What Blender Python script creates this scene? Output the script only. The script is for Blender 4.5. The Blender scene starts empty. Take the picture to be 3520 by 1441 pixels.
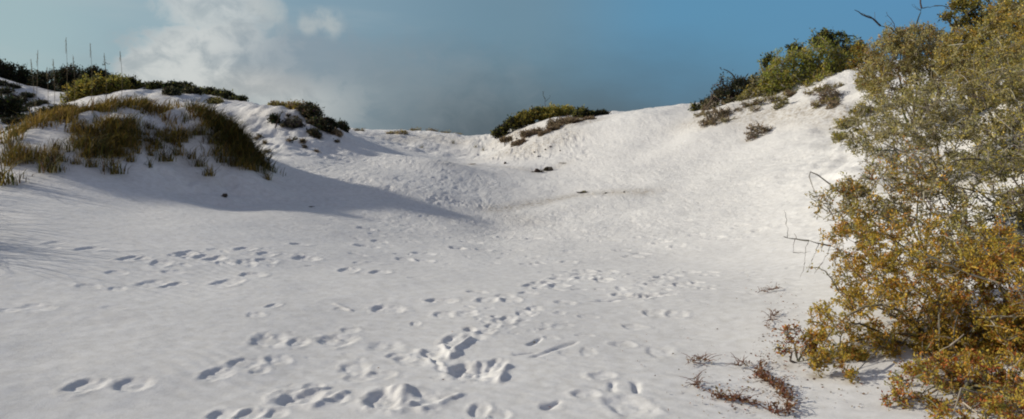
import bpy, math, random
import numpy as np
from mathutils import Vector

random.seed(7)
RNG = np.random.default_rng(11)
S = bpy.context.scene
COL = S.collection
F = 1750.0            # focal length in units of a 2576 px wide frame
CX, HZ, EYE = 1288.0, 372.0, 1.6

# ------------------------------------------------------------------ helpers
def at(px, py, Y):
    """survey of the photograph: a picture bearing and a distance give a place in the dunes"""
    return np.array([(px - CX) / F * Y, Y, EYE - (py - HZ) / F * Y])

def hash2(ix, iy, s):
    h = np.sin(ix * 127.1 + iy * 311.7 + s * 74.7) * 43758.5453
    return h - np.floor(h)

def vnoise(x, y, s=0):
    ix, iy = np.floor(x), np.floor(y)
    fx, fy = x - ix, y - iy
    fx = fx * fx * fx * (fx * (fx * 6 - 15) + 10); fy = fy * fy * fy * (fy * (fy * 6 - 15) + 10)
    a, b = hash2(ix, iy, s), hash2(ix + 1, iy, s)
    c, d = hash2(ix, iy + 1, s), hash2(ix + 1, iy + 1, s)
    return (a * (1 - fx) + b * fx) * (1 - fy) + (c * (1 - fx) + d * fx) * fy - 0.5

def fbm(x, y, s=0, o=3):
    r, a, f = 0, 1, 1
    for k in range(o):
        r = r + a * vnoise(x * f + 17.3 * k, y * f - 9.1 * k, s + k); a *= .5; f *= 2.03
    return r

def sstep(a, b, x):
    t = np.clip((x - a) / (b - a), 0, 1)
    return t * t * (3 - 2 * t)

# ------------------------------------------------------------------ terrain
CTRL = []
def G(Y, *pairs):
    for px, z in pairs:
        CTRL.append((px, Y, z))
G(2.5, (-600, .15), (0, .08), (1288, 0), (2576, .10), (3200, .3))
G(4.5, (-600, .3), (0, .12), (650, .03), (1288, 0), (1900, 0), (2300, .08), (2576, .16), (3200, .6))
G(8, (-600, .62), (0, .42), (500, .2), (900, .06), (1288, 0), (1700, 0), (2000, .12), (2300, .5), (2576, 1.0), (3200, 1.7))
G(11, (-600, .95), (0, .78), (500, .42), (900, .06), (1288, -.14), (1700, -.1), (2000, .28), (2250, .9), (2576, 1.9), (3200, 2.9))
G(14, (700, .36), (950, .02), (1200, -.22), (1500, -.16), (1800, .2), (2000, .72), (2200, 1.5), (2576, 3.0), (3200, 4))
def P(*pts):
    for px, py, Y in pts:
        CTRL.append((px, Y, EYE - (py - HZ) / F * Y))
# near left dune: foot, crest, hollow behind
P((0, 478, 12), (140, 440, 13), (290, 447, 13.6), (420, 442, 14.6), (540, 452, 15.6), (680, 458, 16.6), (-300, 500, 11.5))
P((-300, 415, 12.8), (0, 372, 13.9), (80, 335, 14.4), (150, 308, 15), (220, 288, 15.6), (310, 276, 16.5), (400, 290, 16.8),
  (470, 284, 17), (560, 310, 17.4), (610, 365, 17.7), (655, 420, 17.7))
P((0, 425, 19), (300, 340, 20.5), (470, 340, 21), (600, 390, 21), (-300, 430, 18))
# the dune behind it
P((30, 345, 24), (200, 262, 28), (100, 280, 30), (250, 268, 27), (300, 240, 28), (400, 255, 28), (460, 224, 32), (540, 244, 31), (620, 264, 29),
  (700, 266, 27), (770, 282, 26), (830, 318, 26), (880, 342, 27.5))
P((650, 320, 24), (720, 335, 23.5), (800, 372, 23), (700, 385, 21), (760, 400, 20), (850, 415, 21), (980, 383, 25), (1080, 400, 23.5), (930, 392, 23.5), (950, 440, 19), (1000, 500, 17))
P((0, 190, 36), (100, 248, 38), (250, 246, 40), (-300, 170, 34), (-600, 200, 32))
# far mounds and the gap
P((900, 330, 38), (960, 330, 40), (1000, 337, 38), (1060, 326, 42), (1130, 337, 42), (1200, 350, 46), (1235, 344, 43))
P((1000, 370, 32), (1100, 385, 32), (1200, 392, 33), (1250, 402, 29))
# right centre mound and the bare crest
P((1260, 334, 38), (1320, 314, 37), (1380, 298, 36), (1440, 288, 35), (1520, 296, 33), (1560, 287, 31.5), (1640, 273, 30), (1700, 268, 29.5), (1735, 276, 29))
P((1330, 345, 31), (1300, 375, 30), (1420, 330, 30), (1370, 430, 25), (1500, 380, 26), (1600, 350, 26), (1700, 350, 25), (1460, 487, 20),
  (1600, 450, 20.5), (1750, 450, 19), (1300, 480, 21), (1250, 545, 17), (1500, 560, 15.5), (1800, 520, 15), (1200, 570, 15.8))
# right ridge and its slope
P((1780, 274, 28), (1850, 248, 27), (1920, 222, 26.5), (2000, 196, 26), (2080, 180, 25.5), (2140, 172, 25), (2180, 155, 24.5), (2250, 165, 23.5),
  (2400, 150, 22), (2576, 135, 20), (3000, 90, 19))
P((1800, 305, 24), (1880, 312, 23), (1900, 352, 21), (1960, 275, 23), (2060, 252, 22), (2100, 312, 19), (2150, 245, 20.5), (2200, 300, 18),
  (2100, 400, 15.5), (2200, 400, 14.5), (2300, 300, 16), (2400, 400, 13), (2500, 300, 14), (2576, 230, 15))
for px in range(-600, 3201, 380):
    CTRL.append((px, 60, 1.6)); CTRL.append((px, 95, 1.0))
CT = np.array(CTRL)
VS, CC = .8, .06
cu, cv, cz = (CT[:, 0] - CX) / F, np.log(CT[:, 1]) * VS, CT[:, 2]
n = len(CT)
A = np.sqrt((cu[:, None] - cu[None]) ** 2 + (cv[:, None] - cv[None]) ** 2 + CC * CC)
Q = np.stack([np.ones(n), cu, cv], 1)
M = np.zeros((n + 3, n + 3)); M[:n, :n] = A - np.eye(n) * .004; M[:n, n:] = Q; M[n:, :n] = Q.T
SOL = np.linalg.solve(M, np.concatenate([cz, np.zeros(3)]))

def ground_base(x, y):
    x = np.asarray(x, float); y = np.asarray(y, float)
    yy = np.clip(y, 2.5, 100)
    u = np.clip(x / yy, -1.25, 1.25); v = np.log(yy) * VS
    r = SOL[n] + SOL[n + 1] * u + SOL[n + 2] * v
    for k in range(n):
        r = r + SOL[k] * np.sqrt((u - cu[k]) ** 2 + (v - cv[k]) ** 2 + CC * CC)
    far = sstep(95, 160, np.hypot(x, y)); back = sstep(2.5, -12, y)
    r = r * (1 - far) + 1.0 * far
    return r * (1 - back) + .1 * back

def ground_z(x, y):
    x = np.asarray(x, float); y = np.asarray(y, float)
    z = ground_base(x, y)
    amp = sstep(6, 18, y)
    z = z + amp * .10 * fbm(x * .55, y * .55, 3, 2) + .03 * fbm(x * .8, y * .8, 9, 2)
    # lumps where plants hold the sand
    lump = sstep(19, 26, y) * np.clip(sstep(.25, .45, x / np.maximum(y, 1)) + sstep(-.2, -.3, x / np.maximum(y, 1)) + .55 * sstep(27, 34, y), 0, 1)
    lump = lump + sstep(10.5, 13, y) * sstep(.35, .5, x / np.maximum(y, 1)) + sstep(13, 15.5, y) * sstep(-.3, -.4, x / np.maximum(y, 1))
    z = z + .22 * np.clip(lump, 0, 1) * fbm(x * 1.5, y * 1.5, 21, 3)
    return z

def gz(x, y):
    return float(ground_z(np.array([x]), np.array([y]))[0])

def hit(px, py, y0=2.6, y1=60):
    """first place where the ray of a picture bearing meets the sand"""
    Y = np.exp(np.linspace(math.log(y0), math.log(y1), 900))
    x = (px - CX) / F * Y; zr = EYE - (py - HZ) / F * Y
    d = zr - ground_z(x, Y)
    k = np.argmax(d < 0)
    if d[k] >= 0: k = int(np.argmin(d))
    return np.array([x[k], Y[k], float(ground_z(x[k:k + 1], Y[k:k + 1])[0])])

def axis(fine0, fine1, step, g, lim, lo, hi):
    a = list(np.arange(fine0, fine1 + 1e-9, step))
    for sgn, end in ((1, hi), (-1, lo)):
        p = a[-1] if sgn > 0 else a[0]; s = step; out = []
        while (p < end) if sgn > 0 else (p > end):
            s = s * (1 + g) if abs(p) < lim else s * 1.18
            p += sgn * s; out.append(p)
        a = a + out if sgn > 0 else out[::-1] + a
    return np.array(a)

xs = axis(-4.4, 3.2, .014, .0095, 26, -1600, 1600)
ya = list(np.arange(3.6, 9.0, .014)); s = .014
while ya[-1] < 1800:
    s = s * 1.0085 if ya[-1] < 46 else s * 1.18
    ya.append(ya[-1] + s)
yb = [3.6]; s = .03
while yb[-1] > -300:
    s *= 1.14; yb.append(yb[-1] - s)
ys = np.array(yb[:0:-1] + ya)
X, Y_ = np.meshgrid(xs, ys)
Z = ground_z(X, Y_)
MOIST = np.zeros_like(Z); CRUMB = np.zeros_like(Z)

def mark(x, y, a, b, tilt, depth, rim=.3, soft=.35, seed=0, lop=0.0):
    """a footprint: hollow with a steep wall, uneven floor and a pushed-up rim"""
    a *= .95; b *= .92; depth *= (.165 if a < .14 else .25) * (1 + .6 * min(1, max(0, (y - 5.8) / 2))); rim *= .55; soft *= 1.15
    R = 2.3 * max(a, b)
    i0, i1 = np.searchsorted(ys, [y - R, y + R]); j0, j1 = np.searchsorted(xs, [x - R, x + R])
    if i1 <= i0 or j1 <= j0: return
    dx = X[i0:i1, j0:j1] - x; dy = Y_[i0:i1, j0:j1] - y
    c, s_ = math.cos(tilt), math.sin(tilt)
    p = (dx * c + dy * s_) / a; q = (-dx * s_ + dy * c) / b
    wob = 1 + .22 * vnoise(dx * 9 + seed * 3.1, dy * 9 + seed, 5) + .14 * vnoise(dx * 24 + seed, dy * 24, 6)
    waist = 1 + .22 * np.cos(p * 2.6) * 0 + .18 * np.exp(-(p / .35) ** 2)
    r = (np.abs(p) ** 2.4 + np.abs(q * waist) ** 2.4) ** (1 / 2.4) * wob
    east = sstep(-.5, .7, dx / a)                    # the wall away from the sun is steep, the sunny one is dragged out
    sf = .2 + soft * .32 + .25 * east
    floor = 1.0 - .12 * dx / a + .25 * np.abs(p) + lop * p + .30 * vnoise(dx * 22, dy * 22, seed + 2) + .2 * vnoise(dx * 60, dy * 60, seed + 3)
    h = -depth * sstep(1.0 + sf * .3, 1.0 - sf, r) * floor
    h = h + depth * rim * np.exp(-((r - 1.25) / .22) ** 2) * (1 + 1.6 * vnoise(dx * 14, dy * 14, seed + 4) + 2.2 * np.clip(vnoise(dx * 45, dy * 45, seed + 7) - .12, 0, 1))
    Z[i0:i1, j0:j1] += h
    CRUMB[i0:i1, j0:j1] = np.maximum(CRUMB[i0:i1, j0:j1], depth * np.exp(-(np.clip(r - .9, 0, 9) / .45) ** 2))

def pmark(px, py, w, h, depth=.05, tilt=0.0, **k):
    c = hit(px, py)
    a = w / 2 * c[1] / F; b = min(h / 2 * c[1] ** 2 / (F * (EYE - c[2] + .02)), .2)
    mark(c[0], c[1], a, b, tilt, depth, seed=int(px + py) % 97, **k)

PR = [  # picture x, y, width, height, depth
 (215, 972, 78, 38, .085), (335, 966, 84, 38, .08), (545, 942, 68, 34, .085), (615, 917, 78, 34, .075), (652, 932, 44, 24, .05), (700, 905, 62, 25, .055),
 (560, 1045, 72, 30, .08), (628, 1046, 64, 34, .09), (695, 1040, 50, 30, .06), (678, 858, 84, 50, .085), (750, 862, 52, 22, .075), (848, 857, 92, 30, .06),
 (880, 832, 44, 15, .04), (970, 872, 85, 30, .06), (1000, 897, 50, 18, .06), (895, 928, 66, 38, .06), (757, 1002, 120, 38, .09), (842, 1003, 58, 30, .07),
 (790, 972, 50, 16, .05), (1185, 935, 112, 66, .14), (1248, 922, 46, 46, .09), (1150, 855, 60, 42, .06), (1080, 893, 58, 26, .06), (1035, 905, 80, 36, .03),
 (975, 1005, 110, 58, .13), (1062, 1008, 105, 48, .09), (1132, 1000, 60, 20, .04), (1208, 1035, 50, 34, .08), (1255, 1046, 60, 25, .05),
 (1582, 1022, 112, 62, .075), (1662, 885, 70, 38, .045), (1440, 890, 80, 13, .025), (1480, 885, 40, 30, .03), (1390, 902, 60, 12, .02), (1310, 890, 50, 8, .015),
 (1385, 1022, 56, 14, .03), (975, 778, 84, 19, .055), (1110, 758, 76, 12, .045), (1200, 735, 60, 10, .04), (1045, 815, 28, 14, .04), (642, 792, 44, 15, .045),
 (688, 770, 28, 14, .045), (573, 712, 62, 38, .06), (635, 693, 60, 13, .05), (385, 715, 62, 20, .05), (432, 718, 34, 22, .06), (222, 722, 58, 12, .035),
 (295, 728, 40, 13, .035), (295, 687, 50, 9, .035), (435, 685, 55, 9, .035), (90, 775, 84, 16, .04), (25, 781, 46, 13, .035), (135, 612, 36, 9, .04),
 (130, 625, 26, 9, .035), (225, 628, 55, 18, .05), (455, 640, 45, 11, .04), (520, 648, 66, 9, .04), (620, 660, 50, 17, .05), (668, 657, 50, 11, .04),
 (770, 650, 60, 18, .05), (545, 630, 40, 8, .03), (360, 650, 30, 8, .03), (925, 620, 66, 12, .05), (955, 607, 45, 7, .04), (900, 641, 60, 6, .03),
 (1065, 638, 60, 10, .045), (1150, 624, 44, 10, .04), (1185, 610, 60, 14, .05), (920, 575, 46, 14, .05), (945, 590, 40, 9, .04), (985, 568, 30, 8, .035),
 (1300, 630, 40, 7, .03), (1340, 645, 40, 7, .03), (1330, 665, 50, 7, .03), (1440, 632, 60, 6, .03), (1270, 650, 40, 7, .03), (1180, 830, 36, 15, .05),
 (1218, 836, 48, 18, .05), (1240, 819, 36, 14, .05), (1280, 801, 40, 15, .05), (1318, 790, 40, 14, .05), (1345, 777, 40, 13, .05), (1270, 745, 50, 11, .04),
 (1330, 738, 50, 9, .04), (1360, 712, 50, 10, .04), (1410, 702, 60, 9, .04), (1470, 690, 60, 9, .04), (1420, 762, 55, 11, .035), (1530, 757, 60, 8, .035),
 (1590, 745, 70, 8, .035), (1660, 742, 70, 8, .035), (1720, 715, 60, 12, .05), (1757, 711, 34, 8, .04), (1640, 715, 40, 8, .035), (1600, 690, 50, 9, .035),
 (1480, 798, 50, 8, .03), (1420, 820, 50, 11, .03), (1385, 850, 40, 11, .035), (1470, 845, 50, 9, .025), (1050, 700, 60, 6, .02), (860, 778, 40, 10, .02),
 (1010, 640, 40, 6, .03), (290, 775, 60, 12, .018)]
for q in PR:
        pmark(*q, tilt=random.uniform(-.35, .45), lop=random.uniform(-.15, .25), rim=random.uniform(.2, .5), soft=random.uniform(.25, .5))
# kicked and slumped sand in the trampled patch
def ridge(px0, py0, px1, py1, wid, hgt, seed=0):
    p, q = hit(px0, py0), hit(px1, py1)
    R = wid * 3
    i0, i1 = np.searchsorted(ys, [min(p[1], q[1]) - R, max(p[1], q[1]) + R]); j0, j1 = np.searchsorted(xs, [min(p[0], q[0]) - R, max(p[0], q[0]) + R])
    x, y = X[i0:i1, j0:j1], Y_[i0:i1, j0:j1]
    d = q[:2] - p[:2]; L = np.hypot(*d); t = ((x - p[0]) * d[0] + (y - p[1]) * d[1]) / L / L
    w = ((x - p[0]) * -d[1] + (y - p[1]) * d[0]) / L + 1.3 * wid * vnoise(x * 6, y * 6, seed) + .7 * wid * vnoise(x * 16, y * 16, seed + 3)
    Z[i0:i1, j0:j1] += hgt * .62 * np.exp(-(w / wid * (1 + .8 * vnoise(x * 7, y * 7, seed + 5))) ** 2) * sstep(-.08, .12, t) * sstep(1.08, .88, t) * (1 + .8 * vnoise(x * 9, y * 9, seed + 1))
for a in [(1045, 1030, 1165, 995, .03, .035), (700, 1000, 830, 975, .025, .03), (1050, 880, 1120, 930, .03, .03), (1110, 870, 1130, 905, .025, .035), (1130, 900, 1185, 850, .03, .04),
          (1250, 965, 1275, 920, .035, .04), (1000, 975, 1010, 1020, .05, .05), (780, 1030, 870, 985, .03, .03), (1095, 925, 1150, 945, .03, -.03), (1060, 885, 1110, 920, .02, -.04),
          (1340, 900, 1450, 860, .02, -.02), (1365, 1030, 1410, 1010, .02, -.03), (1290, 893, 1350, 888, .015, -.02), (1600, 960, 1600, 990, .02, -.03), (1540, 960, 1545, 985, .02, -.02),
          (840, 765, 885, 785, .02, .02), (1490, 760, 1700, 735, .02, -.02), (1330, 870, 1360, 850, .02, -.025)]:
    ridge(*a, seed=int(a[0]) % 50)
# worn, overlapping prints over the trodden parts
def scatter(nn, px0, px1, py0, py1, size, dep):
    for _ in range(nn):
        c = hit(random.uniform(px0, px1), random.uniform(py0, py1))
        sz = random.uniform(*size)
        mark(c[0], c[1], sz, sz * random.uniform(.4, .8), random.uniform(-3, 3), random.uniform(*dep), seed=random.randrange(97), rim=random.uniform(.2, .6), soft=random.uniform(.4, .8))
for cx_, cy_, dx_, dy_, k_ in [(1480, 1000, 40, -62, 6), (1120, 800, 58, -18, 9), (880, 690, 66, -14, 8), (1560, 640, 50, -10, 8), (330, 660, 70, -6, 7), (900, 960, 60, -24, 7), (1700, 800, -46, -22, 7)]:
    for t in range(k_):   # older half-filled strides
        w_ = 70 - 30 * (1000 - (cy_ + dy_ * t)) / 400
        pmark(cx_ + dx_ * t + random.uniform(-10, 10), cy_ + dy_ * t + (9 if t % 2 else -9), max(w_, 30), max(w_, 30) * .3, .05, tilt=random.uniform(-.3, .5), rim=.5, soft=.5)
scatter(70, 1330, 1800, 680, 730, (.06, .13), (.012, .035))
scatter(45, 1180, 1420, 770, 840, (.04, .08), (.012, .03))
scatter(60, 880, 1500, 560, 670, (.07, .13), (.012, .035))
scatter(30, 450, 820, 625, 670, (.06, .11), (.01, .03))
scatter(60, 650, 1260, 830, 1050, (.02, .05), (.008, .022))
scatter(50, 1500, 2000, 620, 760, (.07, .13), (.006, .016))
scatter(900, 1000, 2150, 395, 610, (.06, .14), (.014, .034))
scatter(420, 700, 1250, 370, 520, (.10, .2), (.014, .04))
scatter(320, 1400, 2150, 290, 430, (.07, .15), (.01, .028))
scatter(160, 640, 860, 290, 400, (.12, .26), (.03, .07))
scatter(220, 1200, 1480, 320, 400, (.15, .3), (.03, .08))
Z += np.clip(CRUMB, 0, .04) * (.3 * fbm(X * 26, Y_ * 26, 71, 2) + 1.1 * np.clip(vnoise(X * 19, Y_ * 19, 75) - .2, 0, 1)) * sstep(9, 6, Y_)
# fine relief: wind ripples and grain lumps
rip = np.sin((X * .55 + Y_ * 1.0) * 44 + 5 * fbm(X * 1.6, Y_ * 1.6, 31, 2)) * sstep(-.1, .35, fbm(X * .5, Y_ * .5, 33, 2))
Z += .0013 * rip * sstep(13, 9, Y_) * sstep(2.5, 3.6, Y_) * sstep(8, 4, np.abs(X))
rough = sstep(9.5, 16, Y_) * sstep(60, 40, Y_)
Z += rough * .016 * fbm(X * 4.2, Y_ * 3.2, 41, 2) * sstep(-.45, -.2, X / np.maximum(Y_, 1)) + .0035 * fbm(X * 7, Y_ * 7, 43, 2) * sstep(30, 8, np.hypot(X, Y_))

def mesh_from(name, V, faces_flat, nper, mats, cols=None, smooth=True):
    me = bpy.data.meshes.new(name)
    V = np.asarray(V, np.float32).reshape(-1, 3); faces_flat = np.asarray(faces_flat, np.int32).ravel()
    nf = len(faces_flat) // nper
    me.vertices.add(len(V)); me.vertices.foreach_set("co", V.ravel())
    me.loops.add(len(faces_flat)); me.loops.foreach_set("vertex_index", faces_flat)
    me.polygons.add(nf)
    me.polygons.foreach_set("loop_start", np.arange(0, nf * nper, nper, dtype=np.int32))
    me.update(calc_edges=True)
    me.polygons.foreach_set("use_smooth", np.full(nf, smooth))
    if cols is not None:
        ca = me.color_attributes.new("tint", 'FLOAT_COLOR', 'POINT')
        ca.data.foreach_set("color", np.asarray(cols, np.float32).ravel())
    me.materials.append(mats); me.validate()
    return me

# ------------------------------------------------------------------ materials
def new_mat(name):
    m = bpy.data.materials.new(name); m.use_nodes = True
    nt = m.node_tree; b = nt.nodes["Principled BSDF"]
    return m, nt, b

def sand_material():
    m, nt, b = new_mat("white_sand"); N, L = nt.nodes, nt.links
    b.inputs["Roughness"].default_value = .95; b.inputs["Specular IOR Level"].default_value = .12
    tc = N.new("ShaderNodeTexCoord")
    def noise(scale, det=4, rough=.6):
        t = N.new("ShaderNodeTexNoise"); t.inputs["Scale"].default_value = scale; t.inputs["Detail"].default_value = det
        t.inputs["Roughness"].default_value = rough; L.new(tc.outputs["Object"], t.inputs["Vector"]); return t
    n1, n2, n3 = noise(.35), noise(9, 6, .7), noise(140, 3, .7)
    r1 = N.new("ShaderNodeValToRGB"); r1.color_ramp.elements[0].color = (.68, .672, .66, 1); r1.color_ramp.elements[1].color = (.78, .77, .75, 1)
    r1.color_ramp.elements[0].position = .3; r1.color_ramp.elements[1].position = .7
    L.new(n1.outputs["Fac"], r1.inputs["Fac"])
    r2 = N.new("ShaderNodeValToRGB"); r2.color_ramp.elements[0].color = (.84, .83, .81, 1); r2.color_ramp.elements[1].color = (1, 1, 1, 1)
    r2.color_ramp.elements[0].position = .3; r2.color_ramp.elements[1].position = .6
    L.new(n2.outputs["Fac"], r2.inputs["Fac"])
    mx = N.new("ShaderNodeMix"); mx.data_type = 'RGBA'; mx.blend_type = 'MULTIPLY'; mx.inputs["Factor"].default_value = 1
    L.new(r1.outputs["Color"], mx.inputs["A"]); L.new(r2.outputs["Color"], mx.inputs["B"])
    # organic litter held under the plants
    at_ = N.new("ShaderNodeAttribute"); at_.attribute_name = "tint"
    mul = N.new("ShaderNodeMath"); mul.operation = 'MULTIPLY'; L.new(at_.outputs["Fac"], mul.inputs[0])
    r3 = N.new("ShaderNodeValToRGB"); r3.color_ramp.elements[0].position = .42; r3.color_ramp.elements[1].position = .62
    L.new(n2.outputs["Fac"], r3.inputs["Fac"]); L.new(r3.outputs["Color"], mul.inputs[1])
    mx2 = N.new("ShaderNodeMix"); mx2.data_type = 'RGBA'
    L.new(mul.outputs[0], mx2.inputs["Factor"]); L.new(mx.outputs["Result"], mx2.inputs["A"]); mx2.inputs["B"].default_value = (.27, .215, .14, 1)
    L.new(mx2.outputs["Result"], b.inputs["Base Color"])
    bp = N.new("ShaderNodeBump"); bp.inputs["Strength"].default_value = .35; bp.inputs["Distance"].default_value = .01
    L.new(n3.outputs["Fac"], bp.inputs["Height"])
    bp2 = N.new("ShaderNodeBump"); bp2.inputs["Strength"].default_value = .3; bp2.inputs["Distance"].default_value = .03
    sx = N.new("ShaderNodeSeparateXYZ"); L.new(tc.outputs["Object"], sx.inputs[0])
    far = N.new("ShaderNodeMapRange"); far.inputs["From Min"].default_value = 9; far.inputs["From Max"].default_value = 17
    far.inputs["To Min"].default_value = .12; far.inputs["To Max"].default_value = 1.0; L.new(sx.outputs[1], far.inputs["Value"])
    L.new(far.outputs["Result"], bp2.inputs["Strength"]); bp2.inputs["Distance"].default_value = .045
    L.new(n2.outputs["Fac"], bp2.inputs["Height"]); L.new(bp.outputs["Normal"], bp2.inputs["Normal"])
    L.new(bp2.outputs["Normal"], b.inputs["Normal"])
    return m

def tint_material(name, rough=.75, transl=.25, spec=.2):
    """colour comes from the mesh's own per-leaf tints, broken up a little"""
    m, nt, b = new_mat(name); N, L = nt.nodes, nt.links
    a = N.new("ShaderNodeAttribute"); a.attribute_name = "tint"
    t = N.new("ShaderNodeTexNoise"); t.inputs["Scale"].default_value = 25; t.inputs["Detail"].default_value = 3
    tc = N.new("ShaderNodeTexCoord"); L.new(tc.outputs["Object"], t.inputs["Vector"])
    mr = N.new("ShaderNodeMapRange"); mr.inputs["To Min"].default_value = .7; mr.inputs["To Max"].default_value = 1.3
    L.new(t.outputs["Fac"], mr.inputs["Value"])
    mx = N.new("ShaderNodeVectorMath"); mx.operation = 'SCALE'
    L.new(a.outputs["Color"], mx.inputs[0]); L.new(mr.outputs["Result"], mx.inputs["Scale"])
    L.new(mx.outputs[0], b.inputs["Base Color"])
    b.inputs["Roughness"].default_value = rough; b.inputs["Specular IOR Level"].default_value = spec
    if transl > 0:
        tr = N.new("ShaderNodeBsdfTranslucent"); L.new(mx.outputs[0], tr.inputs["Color"])
        ms = N.new("ShaderNodeMixShader"); ms.inputs[0].default_value = transl
        out = N["Material Output"]
        L.new(b.outputs[0], ms.inputs[1]); L.new(tr.outputs[0], ms.inputs[2]); L.new(ms.outputs[0], out.inputs["Surface"])
    return m

M_SAND = sand_material()
M_LEAF = tint_material("leaf", .6, .38)
M_BARK = tint_material("bark", .9, 0, .1)
M_GRASS = tint_material("grass_blade", .7, .3)

# ------------------------------------------------------------------ scene graph helpers
def tag(o, label=None, cat=None, group=None, kind=None):
    if label: o["label"] = label
    if cat: o["category"] = cat
    if group: o["group"] = group
    if kind: o["kind"] = kind
    return o

def thing(name, label, cat, loc, group=None):
    o = bpy.data.objects.new(name, None); COL.objects.link(o); o.location = Vector([float(v) for v in loc]); o.empty_display_size = .1
    return tag(o, label, cat, group)

def put(name, me, parent=None):
    o = bpy.data.objects.new(name, me); COL.objects.link(o)
    if parent: o.parent = parent
    return o

# litter weights on the sand under vegetation
LITTER = []
def litter(x, y, r, k=1.0): LITTER.append((x, y, r, k))

# ------------------------------------------------------------------ vegetation meshes
def tubes(paths, cols, sides=4):
    """paths: list of (points[k,3], radii[k]); one tapered tube each"""
    V, Fc, C = [], [], []; base = 0
    ang = np.arange(sides) * 2 * math.pi / sides
    for (p, r), c in zip(paths, cols):
        p = np.asarray(p, float); k = len(p)
        t = np.gradient(p, axis=0); t /= np.linalg.norm(t, axis=1, keepdims=True) + 1e-9
        ref = np.where(np.abs(t[:, 2:3]) < .9, np.array([[0, 0, 1.]]), np.array([[1., 0, 0]]))
        a = np.cross(t, ref); a /= np.linalg.norm(a, axis=1, keepdims=True) + 1e-9
        b = np.cross(t, a)
        ring = p[:, None] + (a[:, None] * np.cos(ang)[None, :, None] + b[:, None] * np.sin(ang)[None, :, None]) * np.asarray(r)[:, None, None]
        V.append(ring.reshape(-1, 3)); C.append(np.tile(np.array([*c, 1.]), (k * sides, 1)))
        i = np.arange(k - 1)[:, None] * sides; j = np.arange(sides)[None]; j2 = (j + 1) % sides
        Fc.append((np.stack([i + j, i + j2, i + sides + j2, i + sides + j], -1) + base).reshape(-1)); base += k * sides
    return np.concatenate(V), np.concatenate(Fc), np.concatenate(C)

def leaves(pos, dirs, length, width, cols):
    """one folded, pointed leaf (two quads) at each position"""
    k = len(pos)
    d = dirs / (np.linalg.norm(dirs, axis=1, keepdims=True) + 1e-9)
    rv = RNG.normal(size=(k, 3)); s_ = np.cross(d, rv); s_ /= np.linalg.norm(s_, axis=1, keepdims=True) + 1e-9
    nn = np.cross(d, s_)
    l = length[:, None]; w = width[:, None]
    b0 = pos; t = pos + d * l + nn * l * .08; mid = pos + d * l * .5
    L_ = mid + s_ * w * .5 + nn * w * .22; R_ = mid - s_ * w * .5 + nn * w * .22
    V = np.stack([b0, L_, t, R_], 1).reshape(-1, 3)
    i = np.arange(k)[:, None] * 4
    Fc = np.concatenate([i, i + 1, i + 2, i, i + 2, i + 3], 1).reshape(-1)
    C = np.repeat(np.concatenate([cols, np.ones((k, 1))], 1), 4, 0)
    return V, Fc, C

def pick(pal, k, clump=None):
    pal = np.array(pal); w = RNG.integers(0, len(pal), k) if clump is None else clump
    c = pal[w] * (1 + RNG.normal(0, .22, (k, 1)))
    return np.clip(c + RNG.normal(0, .008, (k, 3)), .004, .8)

OCHRE = [(.46, .33, .055), (.41, .305, .05), (.34, .28, .055), (.25, .225, .06), (.53, .33, .05), (.44, .20, .045)]
RUST = [(.38, .11, .035), (.32, .08, .03), (.42, .18, .05), (.30, .18, .05), (.24, .10, .04)]
GREYB = [(.37, .32, .16), (.29, .26, .13), (.40, .34, .13), (.27, .255, .10), (.43, .345, .09)]
GREEN = [(.28, .30, .05), (.34, .33, .06), (.21, .23, .05), (.38, .29, .06), (.16, .17, .05)]
DARK = [(.028, .034, .018), (.038, .042, .02), (.022, .028, .016), (.05, .048, .02)]
OLIVE = [(.31, .26, .05), (.24, .22, .045), (.17, .165, .04), (.38, .28, .05)]
DRY = [(.29, .215, .13), (.22, .165, .10), (.34, .26, .15), (.16, .125, .08)]
BARKG = [(.24, .22, .17), (.17, .15, .11), (.34, .31, .25), (.12, .105, .075)]
BARKD = [(.06, .05, .035), (.09, .075, .055), (.045, .038, .03)]

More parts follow.
